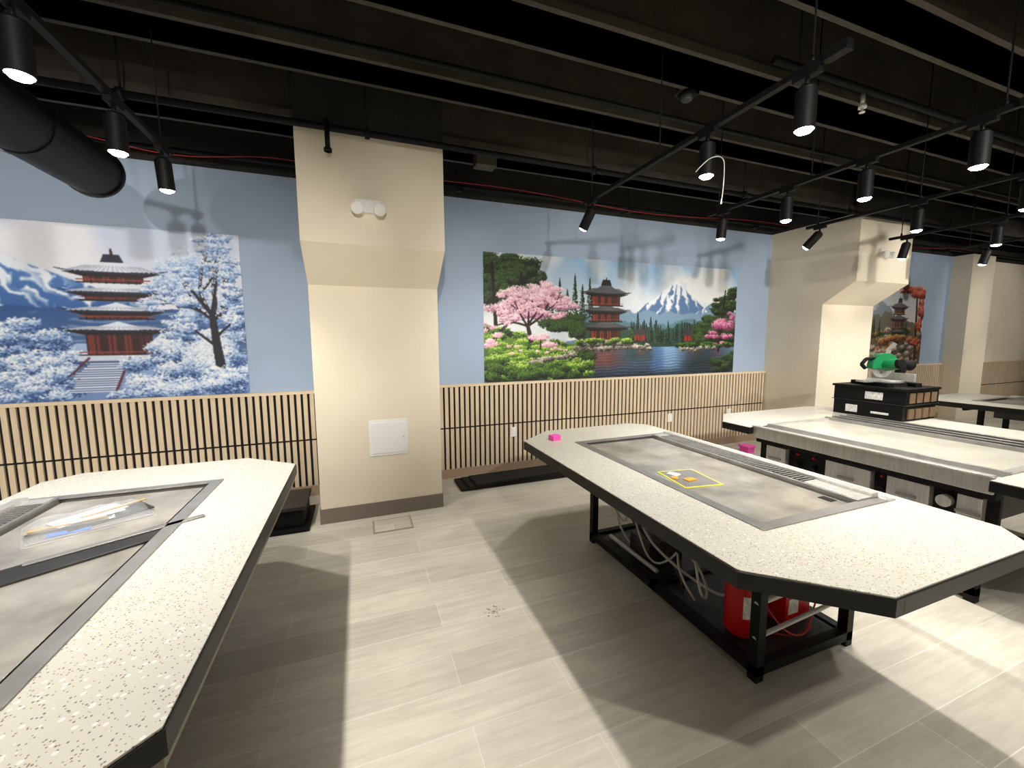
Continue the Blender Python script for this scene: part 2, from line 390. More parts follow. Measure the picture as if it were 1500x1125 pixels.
NX, NY = 820, 312
def winter():
    c = Cv(3.67, 1.39, NX, NY, 11)
    c.grad(0.6, (236, 237, 248), 1.39, (198, 210, 238))
    nz = c.noise(1.6, 5); c.blend(np.clip((nz-.5)*3, 0, .7), (244, 244, 250))
    nm = c.noise(5, 5); st = c.noise(10, 5)
    ridge = 1.38-0.48*np.abs(c.X-1.66)**0.9+(nm-.5)*.02
    m = (c.Y < ridge) & (c.Y > .5)
    c.grad(.66, (44, 88, 158), 1.25, (92, 142, 206), m)
    ang = np.arctan2(c.X-1.66, 1.55-c.Y)
    d = np.sin(ang*34+st*8)*.45+np.sin(ang*80+st*14)*.28+(c.Y-.90)*2.4+(1.66-c.X)*-.15
    c.blend(np.clip(d*2.4, 0, .95)*m, (236, 243, 253))
    c.blend((m & (c.Y < .84))*np.clip((st-.45)*4, 0, .7), (46, 86, 148))
    t = .74+(nm-.5)*.06
    c.grad(.4, (74, 104, 152), .76, (42, 80, 142), (c.Y < t))
    hz = c.noise(9, 4); lv = c.noise(3, 3)
    c.blend((c.Y < t-.02)*np.clip((np.sin(c.Y*120+lv*10)-.1)*.7, 0, .55)*np.clip((hz-.35)*4, 0, 1), (168, 188, 222))
    c.blur(1)
    snow = [(34, 60, 112), (76, 112, 172), (128, 162, 212), (184, 206, 240), (222, 233, 252), (248, 250, 255)]
    snowm = snow[1:]
    c.grad(0, (110, 140, 196), .5, (170, 194, 234), c.Y < .40+.06*np.sin(c.X*3))
    for k in range(60):
        x = 1.6+c.r.random()*.95; y = .66-.42*c.r.random()**.8-(0 if x > 1.9 else .06)
        if y > .28+.42*max(0, 1-abs(x-2.15)/.5): continue
        c.clump(x, y, .10, .06, snow, dens=.8)
    for k in sorted([c.r.random()*.34 for _ in range(80)], reverse=True):
        c.clump(c.r.random()*2.6, k, .10, .055, snow, dens=.7)
    c.mass(3.32, .92, .34, .36, 26, snow[1:5], sub=.26, dens=.5, fill=False)
    c.pagoda(2.78, [(1.02, .34, .94), (.86, .335, .80), (.71, .35, .65), (.555, .375, .36)], (112, 46, 44), (26, 14, 22), (30, 36, 60), (224, 233, 250), (50, 24, 30), (.10, .060))
    c.poly([(2.5, .30), (3.12, .30), (3.12, .36), (2.5, .36)], (206, 216, 238)); c.poly([(2.5, .30), (3.12, .30), (3.12, .315), (2.5, .315)], (80, 90, 130))
    c.poly([(3.02, .26), (3.42, .26), (3.42, .42), (3.02, .42)], (118, 40, 44))
    for k in range(8): c.line(3.03+k*.052, .26, 3.03+k*.052, .42, .005, .005, (44, 20, 28))
    c.poly([(2.92, .41), (3.5, .41), (3.36, .54), (3.06, .54)], (220, 230, 248)); c.poly([(2.92, .41), (3.5, .41), (3.46, .39), (2.96, .39)], (44, 30, 44))
    for k in range(13):
        y = .06+k*.019; w = .19-.006*k; xx = 2.52+k*.014
        c.poly([(xx-w, y), (xx+w, y), (xx+w, y+.010), (xx-w, y+.010)], (226, 234, 250)); c.poly([(xx-w, y+.010), (xx+w, y+.010), (xx+w, y+.019), (xx-w, y+.019)], (84, 104, 152))
    for sx, k in ((-1, 0), (1, 0)): c.line(2.52+sx*.2, .06, 2.70+sx*.13, .34, .01, .008, (90, 50, 60))
    for k in sorted([c.r.random()*.3 for _ in range(34)], reverse=True):
        x = 2.85+c.r.random()*.8; c.clump(x, k+.02, .10, .065, snow, dens=.8)
    for k in range(16): c.clump(2.1+c.r.random()*.35, .03+c.r.random()*.2, .09, .055, snow, dens=.8)
    for k in range(10): c.clump(2.3+c.r.random()*.9, .02+c.r.random()*.04, .1, .05, snow, dens=.8)
    dk = (22, 22, 38)
    ends = []
    for a, L in ((2.35, .20), (1.95, .25), (1.55, .25), (1.0, .18), (2.75, .17), (.5, .10)):
        c.branch(3.44, .66, a, L, .019, 3, dk, ends, .42, (225, 234, 250))
    for a, L in ((2.8, .16), (0.4, .10)): c.branch(3.45, .45, a, L, .014, 2, dk, ends, .45, (225, 234, 250))
    for (x, y) in ends:
        if x < 3.66: c.clump(x, y+.008, .044, .020, snowm, dens=.95, r0=.004, r1=.008, fill=False)
    c.mass(3.30, .44, .28, .13, 12, snow, sub=.42); c.mass(3.45, .26, .26, .18, 16, snow, sub=.4); c.mass(3.20, .60, .12, .06, 7, snow, sub=.45)
    c.mass(3.57, .66, .10, .09, 6, snow, sub=.5); c.mass(3.25, .80, .11, .05, 6, snow, sub=.45); c.mass(3.58, .9, .08, .06, 5, snow, sub=.5)
    c.line(3.48, .12, 3.45, .40, .040, .034, dk); c.line(3.45, .40, 3.43, .70, .034, .024, dk)
    c.line(3.45, .42, 3.30, .56, .014, .008, dk); c.line(3.44, .5, 3.56, .62, .012, .007, dk); c.line(3.43, .7, 3.30, .90, .018, .010, dk); c.line(3.43, .7, 3.48, .98, .016, .008, dk)
    c.mass(3.45, .14, .24, .10, 9, snow, sub=.45)
    c.build("winter_mural", -4.61, 1.03)
winter()

G = [(16, 30, 12), (34, 58, 20), (62, 98, 30), (104, 148, 46), (158, 196, 70), (204, 224, 120)]
Gd = [(8, 14, 10), (14, 24, 15), (26, 42, 22), (44, 68, 32), (72, 98, 48)]
def spring():
    c = Cv(3.67, 1.41, NX, NY, 23)
    c.grad(.7, (226, 232, 238), 1.41, (142, 182, 222))
    nz = c.noise(1.8, 6); c.blend(np.clip((nz-.46)*4, 0, .9), (240, 240, 240)); c.blend(np.clip((c.noise(2.2, 6)-.56)*3, 0, .35), (176, 190, 206))
    nm = c.noise(4, 6); st = c.noise(9, 6)
    pk = 2.62
    def mount(px, h, sl, c0, c1, hi, y0):
        ridge = h-sl*np.abs(c.X-px)**.88+(nm-.5)*.10
        m = (c.Y < ridge) & (c.Y > .4)
        c.grad(.5, c0, h, c1, m)
        ang = np.arctan2(c.X-px, h+.2-c.Y)
        d = np.sin(ang*26+st*12)*.5+(st-.5)*2.2+(c.Y-y0)*3.2+(px-c.X)*.35
        c.blend(np.clip(d*2.5, 0, .92)*m, hi)
    mount(2.25, .93, .40, (104, 136, 166), (128, 156, 188), (206, 216, 228), .86)
    mount(pk, 1.24, .66, (78, 112, 156), (96, 126, 170), (240, 243, 248), .92)
    mount(3.25, .98, .45, (92, 126, 160), (118, 146, 180), (222, 228, 238), .90)
    for y0, amp, a, b_ in ((.78, .28, (112, 146, 166), (120, 150, 176)), (.68, .26, (72, 108, 116), (88, 124, 138)), (.60, .26, (34, 60, 46), (50, 80, 66))):
        n_ = c.noise(3.2, 5); rg = y0+(n_-.5)*amp+.05*np.abs(c.X-2.3)
        c.grad(.35, a, y0, b_, (c.Y < rg) & (c.X > 1.2))
    c.blur(1)
    for k in range(46):
        x = 1.9+c.r.random()*1.2; c.pine(x, .42+.06*c.r.random(), .10+.16*c.r.random(), .035, [(10, 22, 20), (20, 42, 34), (36, 62, 50), (58, 88, 74)])
    for x, h in ((2.02, .36), (2.12, .27), (1.93, .24), (2.22, .3), (2.34, .2), (2.86, .22)): c.pine(x, .44, h, .055, Gd)
    wm = c.Y < .37
    c.grad(0, (20, 30, 44), .37, (110, 146, 186), wm)
    wn = c.noise(4, 4); wx = (wn-.5)*.12; wv = np.sin(c.Y*180+wn*12)
    def refl(x0, hw, col, amt=.85, y0=0.0, y1=.37):
        f = np.clip(1.4-np.abs(c.X+wx-x0)/hw, 0, 1)*np.clip((c.Y-y0)*8, 0, 1)*(c.Y < y1); c.blend(np.clip(f*amt*(.75+.25*wv), 0, 1)*wm, col)
    refl(1.55, .30, (92, 34, 26), .95, .06); refl(1.55, .10, (150, 84, 50), .5, .1)
    refl(1.05, .30, (26, 40, 20), .95); refl(2.05, .26, (22, 38, 30), .9, .12); refl(2.1, .06, (150, 60, 44), .5, .2)
    refl(2.55, .22, (128, 170, 216), .9); refl(2.35, .08, (54, 92, 150), .8); refl(3.15, .42, (12, 20, 16), .95); refl(2.92, .1, (110, 46, 36), .5, .2); refl(3.35, .1, (120, 60, 90), .5, .15)
    c.blend(wm*np.clip((wv-.82)*4, 0, .4), (176, 200, 224))
    sl = .64-.21*c.X+(c.noise(6, 3)-.5)*.1
    c.grad(0, (36, 58, 20), .6, (110, 150, 56), (c.Y < sl) & (c.X < 1.35))
    for k in range(40): c.clump(c.r.random()*.62, 1.38-c.r.random()*.42, .10, .05, Gd, dens=.8)
    c.mass(.3, 1.22, .36, .16, 26, Gd, sub=.32); c.mass(.14, 1.02, .2, .16, 14, Gd, sub=.36); c.mass(.6, 1.16, .14, .1, 8, Gd, sub=.45)
    c.line(.14, .6, .10, 1.3, .022, .014, (24, 18, 14)); c.line(.46, .7, .44, 1.22, .016, .008, (24, 18, 14)); c.line(.44, 1.1, .62, 1.2, .008, .005, (24, 18, 14))
    for x, h in ((.80, .34), (.92, .42), (1.02, .3), (1.12, .48), (1.22, .36), (1.32, .44), (.7, .26)): c.pine(x, .74, h, .055, Gd)
    c.mass(1.0, .66, .34, .10, 16, Gd+G[1:3], sub=.35)
    L = sorted([(c.r.random()**1.1*1.35, c.r.random()) for _ in range(120)], key=lambda p: -p[1])
    for x, q in L: c.clump(x, q*max(.1, .62-.22*x), .085, .042, G if c.r.random() < .75 else Gd+G[2:3], dens=.75)
    for k in range(26):
        x = .05+c.r.random()*1.1; y = .26+c.r.random()*.26-.12*x; c.clump(x, y, .09, .028, G[2:], dens=.9)
    R = [(40, 38, 36), (84, 80, 72), (132, 126, 114), (184, 178, 164), (222, 216, 202)]
    def rocks(x0, y0, x1, y1, n, s_=.045):
        for k in range(n):
            t = c.r.random(); c.clump(x0+(x1-x0)*t, y0+(y1-y0)*t+c.r.normal()*.012, s_, s_*.55, R, dens=.8, r0=.006, r1=.012)
    rocks(.55, .20, 1.15, .30, 26); rocks(1.15, .36, 2.0, .38, 40); rocks(1.95, .36, 2.3, .37, 12)
    c.pagoda(1.55, [(1.01, .35, .87), (.80, .34, .68), (.60, .37, .44)], (132, 54, 38), (26, 15, 14), (30, 30, 34), (92, 92, 98), (60, 28, 22), (.12, .085))
    rocks(1.2, .41, 1.95, .43, 34, .05)
    for k in range(22): c.clump(1.14+c.r.random()*.9, .42+c.r.random()*.04, .06, .03, G, dens=.9)
    c.mass(1.14, .56, .12, .09, 7, Gd+G[1:3], sub=.5); c.mass(1.98, .52, .08, .07, 5, Gd+G[1:3], sub=.5)
    for cx, w, y in ((2.90, .19, .44), (2.06, .12, .45)):
        c.poly([(cx-w*.7, y), (cx+w*.7, y), (cx+w*.7, y+.08), (cx-w*.7, y+.08)], (140, 50, 36))
        for k in range(5): c.line(cx-w*.7+w*1.4*k/4, y, cx-w*.7+w*1.4*k/4, y+.08, .004, .004, (40, 18, 16))
        c.poly([(cx-w, y+.07), (cx+w, y+.07), (cx+w*.5, y+.15), (cx-w*.5, y+.15)], (58, 54, 58))
    P = [(120, 66, 96), (176, 112, 146), (218, 158, 186), (240, 190, 210), (250, 214, 226), (255, 236, 242)]
    ends = []; tr = (38, 22, 24)
    c.mass(.55, .88, .46, .17, 22, P[:5], sub=.26, dens=.7)
    c.line(.56, .46, .52, .62, .030, .022, tr)
    for a, L_ in ((2.6, .24), (2.1, .2), (1.5, .2), (.9, .22), (.4, .26)): c.branch(.52, .62, a, L_, .013, 2, tr, ends, .35)
    for cx, cy, rx, ry, n in ((.22, .80, .17, .08, 8), (.45, .98, .2, .07, 9), (.78, .98, .17, .07, 8), (1.02, .86, .17, .06, 8), (.30, .70, .16, .045, 6), (.88, .74, .17, .045, 7), (.60, .86, .14, .06, 6)):
        c.mass(cx, cy, rx, ry, n, P, sub=.4, r0=.004, r1=.008)
    for x, y in ends: c.clump(x, y, .05, .028, P[2:], dens=.7, fill=False)
    c.mass(.66, .50, .16, .05, 7, P[1:], sub=.45); c.mass(.80, .43, .13, .04, 6, P[1:], sub=.45); c.line(.68, .36, .68, .46, .010, .008, tr)
    for k in range(10): c.clump(.2+c.r.random()*.9, .30+c.r.random()*.1, .03, .015, P[2:], dens=.6, fill=False)
    for k in sorted([c.r.random()*.16 for _ in range(34)], reverse=True): c.clump(c.r.random()*1.0, k, .09, .05, Gd+G[2:4], dens=.8)
    L = sorted([(2.98+c.r.random()*.72, c.r.random()) for _ in range(90)], key=lambda p: -p[1])
    for x, q in L: c.clump(x, .42+q*(.18+(x-2.98)*.88), .085, .045, Gd, dens=.85)
    c.line(3.38, .3, 3.46, 1.12, .018, .010, (20, 14, 12)); c.line(3.42, .8, 3.28, .95, .008, .005, (20, 14, 12))
    for k in range(12): c.clump(3.15+c.r.random()*.5, .8+c.r.random()*.3, .07, .025, Gd, dens=.8)
    P2 = [(84, 24, 58), (138, 50, 96), (186, 88, 138), (222, 132, 172), (244, 180, 208)]
    for cx, cy, rx, ry, n in ((3.45, .66, .2, .09, 10), (3.28, .52, .16, .05, 8), (3.6, .78, .09, .06, 5), (3.55, .50, .12, .06, 6), (3.40, .40, .14, .04, 6)): c.mass(cx, cy, rx, ry, n, P2, sub=.4, r0=.004, r1=.008)
    for k in range(30): c.clump(2.62+c.r.random()*1.05, .365+c.r.random()*.04, .07, .025, Gd+G[2:4], dens=.85)
    rocks(2.7, .345, 3.3, .34, 18, .035)
    for k in range(16): c.clump(3.3+c.r.random()*.4, .03+c.r.random()*.24, .08, .05, Gd, dens=.85)
    c.build("spring_mural", 1.29, 1.03)
spring()

def autumn():
    c = Cv(3.67, 1.41, NX, NY, 37)
    c.grad(.7, (205, 200, 196), 1.41, (168, 178, 192))
    nm = c.noise(3, 5); st = c.noise(9, 5)
    ridge = 1.22-.5*np.abs(c.X-2.1)+(nm-.5)*.35
    m = c.Y < ridge
    c.grad(.4, (112, 114, 112), 1.2, (132, 142, 156), m); c.blend(m*np.clip((st-.5)*5, 0, .8), (186, 188, 190))
    ridge = .85-.15*np.abs(c.X-2.6)+(nm-.5)*.5
    c.grad(.2, (82, 70, 54), .9, (104, 102, 90), c.Y < ridge)
    A = [(46, 26, 16), (86, 48, 26), (134, 78, 42), (176, 116, 62), (204, 160, 100)]
    RR = [(60, 18, 14), (104, 32, 24), (150, 52, 38), (186, 84, 60), (212, 128, 98)]
    RK = [(48, 42, 38), (92, 80, 70), (140, 124, 108), (186, 170, 150), (222, 208, 188)]
    L = sorted([(c.r.random()*2.9+.77, .05+c.r.random()*.55) for _ in range(110)], key=lambda p: -p[1])
    for x, y in L: c.clump(x, y, .10, .055, A if c.r.random() < .4 else (Gd if c.r.random() < .6 else RK), dens=.7)
    c.poly([(2.15, 0), (2.95, 0), (2.78, .18), (2.98, .36), (2.86, .40), (2.55, .2)], (218, 212, 204))
    for k in range(40): c.clump(1.8+c.r.random()*1.8, c.r.random()*.3, .07, .045, RK, dens=.8)
    c.poly([(2.45, 0), (2.8, 0), (2.72, .14), (2.84, .26), (2.70, .26), (2.6, .14)], (226, 222, 216))
    for k in range(12): c.pine(1.9+c.r.random()*1.4, .5, .2+.2*c.r.random(), .05, Gd)
    c.pagoda(2.95, [(.98, .26, .86), (.78, .28, .62), (.56, .2, .46)], (118, 84, 60), (36, 26, 22), (48, 46, 48), (100, 98, 96), (60, 42, 32))
    for k in range(18): c.clump(2.6+c.r.random()*.8, .40+c.r.random()*.08, .09, .045, A, dens=.8)
    c.line(3.52, .1, 3.42, 1.2, .04, .02, (40, 24, 20))
    for cx, cy, rx, ry in ((3.4, 1.24, .27, .12), (3.05, 1.30, .22, .07), (3.58, 1.0, .10, .2), (3.55, .7, .10, .12), (3.5, .4, .14, .08)):
        c.mass(cx, cy, rx, ry, 12, RR, sub=.38)
    c.build("autumn_mural", 5.79, 1.03, crop=.87)
autumn()

# ---------------------------------------------------------------- column fittings
def emergency_light(x, z):
    b = B(); y = 3.19
    b.box(x-.085, y-.05, z-.045, x+.085, y, z+.04, 'white')
    for sx in (-1, 1):
        b.cyl((x+sx*.06, y-.03, z-.02), (x+sx*.075, y-.1, z-.035), .03, .042, 'white', 18)
        b.cyl((x+sx*.075, y-.1, z-.035), (x+sx*.0755, y-.102, z-.0354), .036, .036, 'glasswhite', 18)
    b.build("emergency_light", .006)
emergency_light(.11, 2.44); emergency_light(6.0, 2.52)
b = B(); b.box(.055, 3.543, .53, .37, 3.55, .835, 'panelw'); b.box(.075, 3.538, .55, .35, 3.543, .815, 'panelw'); b.cyl((.335, 3.538, .68), (.335, 3.534, .68), .008, .008, 'steel', 12)
b.build("access_panel", .002)
b = B(); b.box(.05, 3.22, 0, .36, 3.46, .003, 'apron'); b.box(.065, 3.235, .003, .345, 3.445, .005, 'floor'); b.build("floor_access_plate")
for x in (1.62, 3.85, 4.9):
    b = B(); b.box(x-.035, WY-.034, .4, x+.035, WY-.026, .51, 'white'); b.box(x-.014, WY-.038, .42, x+.014, WY-.034, .45, 'panelw'); b.box(x-.014, WY-.038, .46, x+.014, WY-.034, .49, 'panelw'); b.build("wall_outlet")

# ---------------------------------------------------------------- services
def duct():
    b = B(); X = -1.5; Z = 2.56; R = .15
    b.cyl((X, -4.4, Z), (X, 3.42, Z), R, R, 'duct', 40, caps=False)
    b.cyl((X, 3.40, Z), (X, 3.43, Z), R+.008, R+.008, 'duct', 40)
    for y in (-3, -1.8, -.6, .6, 1.8, 2.8):
        b.cyl((X, y-.02, Z), (X, y+.02, Z), R+.006, R+.006, 'duct', 40, caps=False)
        b.box(X-.008, y-.008, Z+R, X+.008, y+.008, CZ, 'blackmetal')
    b.build("spiral_duct")
duct()
b = B()
b.cyl((XL, 3.1, 2.9), (9.5, 3.1, 2.9), .022, .022, 'blackmetal', 16)
for x in (-2.6, -1.2, .12, 1.9, 3.6, 5.2, 7.2):
    b.cyl((x, 3.1, 2.9), (x, 3.1, CZ), .006, .006, 'blackmetal', 8); b.cyl((x-.015, 3.1, 2.9), (x+.015, 3.1, 2.9), .034, .034, 'blackmetal', 16)
b.cyl((-.13, 3.08, 2.94), (-.13, 3.08, 2.74), .016, .016, 'blackmetal', 12); b.cyl((-.13, 3.08, 2.76), (-.13, 3.08, 2.74), .026, .026, 'blackmetal', 12)
b.build("sprinkler_pipe")
b = B()
b.cyl((XL, 4.1, 3.0), (XR, 4.1, 3.0), .018, .018, 'blackmetal', 12)
for x in (-4, -2, 1.0, 3, 5, 7.5, 9.5): b.cyl((x, 4.1, 3.0), (x, 4.1, CZ), .006, .006, 'blackmetal', 8); b.box(x-.03, 4.07, 2.95, x+.03, 4.13, 3.0, 'blackmetal')
b.build("conduit")
b = B()
b.cyl((2.2, 1.75, 3.02), (XR, 1.75, 3.02), .02, .02, 'blackmetal', 12)
for x in (2.4, 4.2, 6.2, 9): b.cyl((x, 1.75, 3.02), (x, 1.75, CZ), .005, .005, 'blackmetal', 8)
b.build("conduit")
b = B(); b.cyl((XL, 2.45, 3.04), (XR, 2.45, 3.04), .014, .014, 'blackmetal', 12); b.build("conduit")
def cable(x0, x1, z=3.0):
    pts = []; n = 12
    for i in range(n+1):
        t = i/n; x = x0+(x1-x0)*t; pts.append((x, 4.05, z+.03*math.sin(t*9)-.03*math.sin(t*math.pi)))
    tube("red_alarm_cable", pts, .0035, 'redwire')
cable(-2.3, -.36); cable(.67, 5.56, 3.01); cable(6.65, 10.15)
b = B(); b.box(.95, 3.3, 2.9, 1.12, 3.42, 3.0, 'beam'); b.build("junction_box", .005)
b = B(); b.cyl((2.1, 2.28, CZ), (2.1, 2.28, 3.12), .01, .01, 'blackmetal', 10); b.cyl((2.1, 2.28, 3.18), (2.1, 2.28, 3.1), .075, .075, 'blackmetal', 24); b.cyl((2.1, 2.28, 3.1), (2.1, 2.28, 3.06), .06, .03, 'grilldark', 24); b.build("ceiling_speaker")
b = B(); b.cyl((2.98, 1.75, 3.0), (2.98, 1.75, 2.93), .012, .012, 'steel', 10); b.cyl((2.98, 1.75, 2.93), (2.98, 1.75, 2.91), .02, .022, 'white', 16); b.cyl((2.98, 1.75, 2.89), (2.98, 1.75, 2.885), .016, .016, 'steel', 16); b.cyl((2.98,1.75,2.91),(2.98,1.75,2.89),.006,.006,'steel',8); b.build("sprinkler_head")
pts = [(2.62, .86, CZ)] + [(2.62+.012*math.cos(i*1.3), .86+.012*math.sin(i*1.3), CZ-.02-i*.03) for i in range(34)]
tube("hanging_cable", pts, .007, 'grilldark')
tube("dangling_wire", [(1.60, 1.66, 2.32), (1.63, 1.62, 2.37), (1.69, 1.61, 2.39), (1.75, 1.63, 2.39), (1.765, 1.64, 2.34), (1.765, 1.64, 2.26), (1.755, 1.64, 2.18)], .0022, 'hose')

# ---------------------------------------------------------------- track lights
TZ = 2.52
def spot(name, loc, target, power, parent, size=92, blend=.45):
    ld = bpy.data.lights.new(name, 'SPOT'); ld.energy = power; ld.spot_size = math.radians(size); ld.spot_blend = blend
    ld.shadow_soft_size = .03; ld.color = (1.0, .945, .86)
    o = bpy.data.objects.new(name, ld); o.location = loc
    d = (Vector(target)-Vector(loc)).normalized(); o.rotation_euler = d.to_track_quat('-Z', 'Y').to_euler()
    COL.objects.link(o)
    o.parent = parent; o.matrix_parent_inverse = parent.matrix_world.inverted()
PW = 66
def track(x, y0, y1, heads):
    e = empty("track_light", (x, (y0+y1)/2, TZ))
    b = B()
    b.box(x-.015, y0, TZ, x+.015, y1, TZ+.024, 'blackmetal')
    b.box(x-.02, y0-.01, TZ-.004, x+.02, y0+.07, TZ+.03, 'blackmetal')
    for y in (y0+.12, (y0+y1)/2+.07, y1-.1):
        b.cyl((x, y, TZ+.024), (x, y, CZ), .004, .004, 'blackmetal', 8)
        b.cyl((x, y, TZ+.024), (x, y, TZ+.05), .010, .007, 'blackmetal', 10)
    for h in heads:
        y, tilt = h[0], h[1] if len(h) > 1 else (0, 0, -1)
        d = Vector(tilt).normalized()
        b.box(x-.016, y-.05, TZ-.022, x+.016, y+.05, TZ, 'blackmetal')
        b.cyl((x, y, TZ-.022), (x, y, TZ-.055), .008, .008, 'blackmetal', 12)
        piv = Vector((x, y, TZ-.058))
        b.box(x-.011, y-.011, TZ-.07, x+.011, y+.011, TZ-.046, 'blackmetal')
        p0 = piv + d*-.008; p1 = piv + d*.150; R = .037
        b.cyl(p0, piv+d*.01, R*.65, R, 'blackmetal', 28)
        b.cyl(piv+d*.01, p1, R, R, 'blackmetal', 28, caps=False)
        b.cyl(p1, p1+d*.004, R, R*.94, 'blackmetal', 28, caps=False)
        b.cyl(p1-d*.01, p1+d*.003, R*.94, R*.88, 'blackmetal', 28, kc1='lens')
        b.cyl(p1+d*.003, p1+d*.012, R*.86, R*.65, 'lens', 28, kc1='lens'); b.cyl(p1+d*.012, p1+d*.017, R*.65, R*.25, 'lens', 28, kc1='lens')
        pw = h[2] if len(h) > 2 else PW
        spot("lamp", p1+d*.024, p1+d*1.0, pw, e, h[3] if len(h) > 3 else 92, h[4] if len(h) > 4 else .45)
    b.build("rail_and_heads", 0, e)
    return e
W_ = lambda dx=0, dz=-.24: (dx, 1, dz)
WP = 260
track(-.93, .55, 2.89, [(1.0,), (1.78,), (2.33,), (2.79, (.02, .1, -1), 66, 116, .7)])  # nearest head is an unseen extra, added to brighten the left table
track(-.93, -2.2, .45, [(-.3,), (-1.5,)])
track(-2.0, -2.5, -.5, [(-.85, W_(-.02), WP, 52, .7)])  # unseen track added behind the camera to wash the back wall evenly
track(-.2, -2.5, -.3, [(-.85, W_(-.25), WP, 52, .7), (-1.15, W_(.1, -.15), 300, 36, .8)])  # added unseen track: one head fills the wall, the narrow one the column
track(.75, -2.5, -.3, [(-.85, W_(.32), WP, 52, .7)])  # another added wall-fill track, out of view
track(1.67, 1.045, 2.84, [(1.18,), (1.66,), (2.73, (-.2, .6, -.9), 55, 110, .9)])
track(1.67, -2.5, .4, [(-.1,), (-1.4,)])
track(2.3, -2.5, -.5, [(-.85, W_(.2), WP, 52, .7)])  # out-of-view track added as even fill for the centre wall
track(2.81, .94, 2.75, [(1.13,), (1.60,), (2.07,), (2.6, (0, .1, -1), 66, 116, .7)])
track(2.81, -2.5, .4, [(-.3,), (-1.6,)])
track(3.5, -2.5, -.5, [(-.85, W_(.25), WP, 52, .7)])  # added wash track behind the camera, fills the wall further right
track(4.02, .94, 2.75, [(1.37,), (1.92,), (2.63, (-.2, .7, -.8), 50, 110, .9)])
track(4.02, -2.5, .4, [(.0,), (-1.0,)])
track(4.8, -2.5, -.5, [(-.6, W_(.3), WP, 52, .7)])  # last of the added, unseen wall-wash tracks
track(5.30, .94, 2.75, [(1.18,), (1.96,), (2.6, (0, .2, -.9), 55, 110, .7)])
track(6.60, .94, 2.75, [(1.02, W_(.1), 110, 66, .7), (2.5, (0, .2, -.9), 55, 110, .7)])
track(8.9, .94, 2.75, [(1.02, W_(.1), 130, 76, .7), (2.5, (0, .2, -.9), 55, 110, .7)])
track(11.3, .94, 2.75, [(1.02, W_(.1), 130, 76, .7), (2.5, (0, .2, -.9), 55, 110, .7)])
track(-3.0, .94, 2.85, [(1.02, W_(.1), 90, 76, .7), (1.5,), (2.7, (0, .1, -.9), 60, 110, .7)])
for x in (-2.6, 1.6, 5.6):  # unseen glowing fixtures added behind the camera as ambient fill
    e = empty("added_fill_pendant", (x, -3.0, 2.9))
    b = B(); b.box(x-.6, -3.06, 2.9, x+.6, -2.94, 2.96, 'white'); b.box(x-.58, -3.045, 2.89, x+.58, -2.955, 2.9, 'lens')
    for s_ in (-.5, .5): b.cyl((x+s_, -3.0, 2.96), (x+s_, -3.0, CZ), .004, .004, 'blackmetal', 8)
    b.build("housing", 0, e)

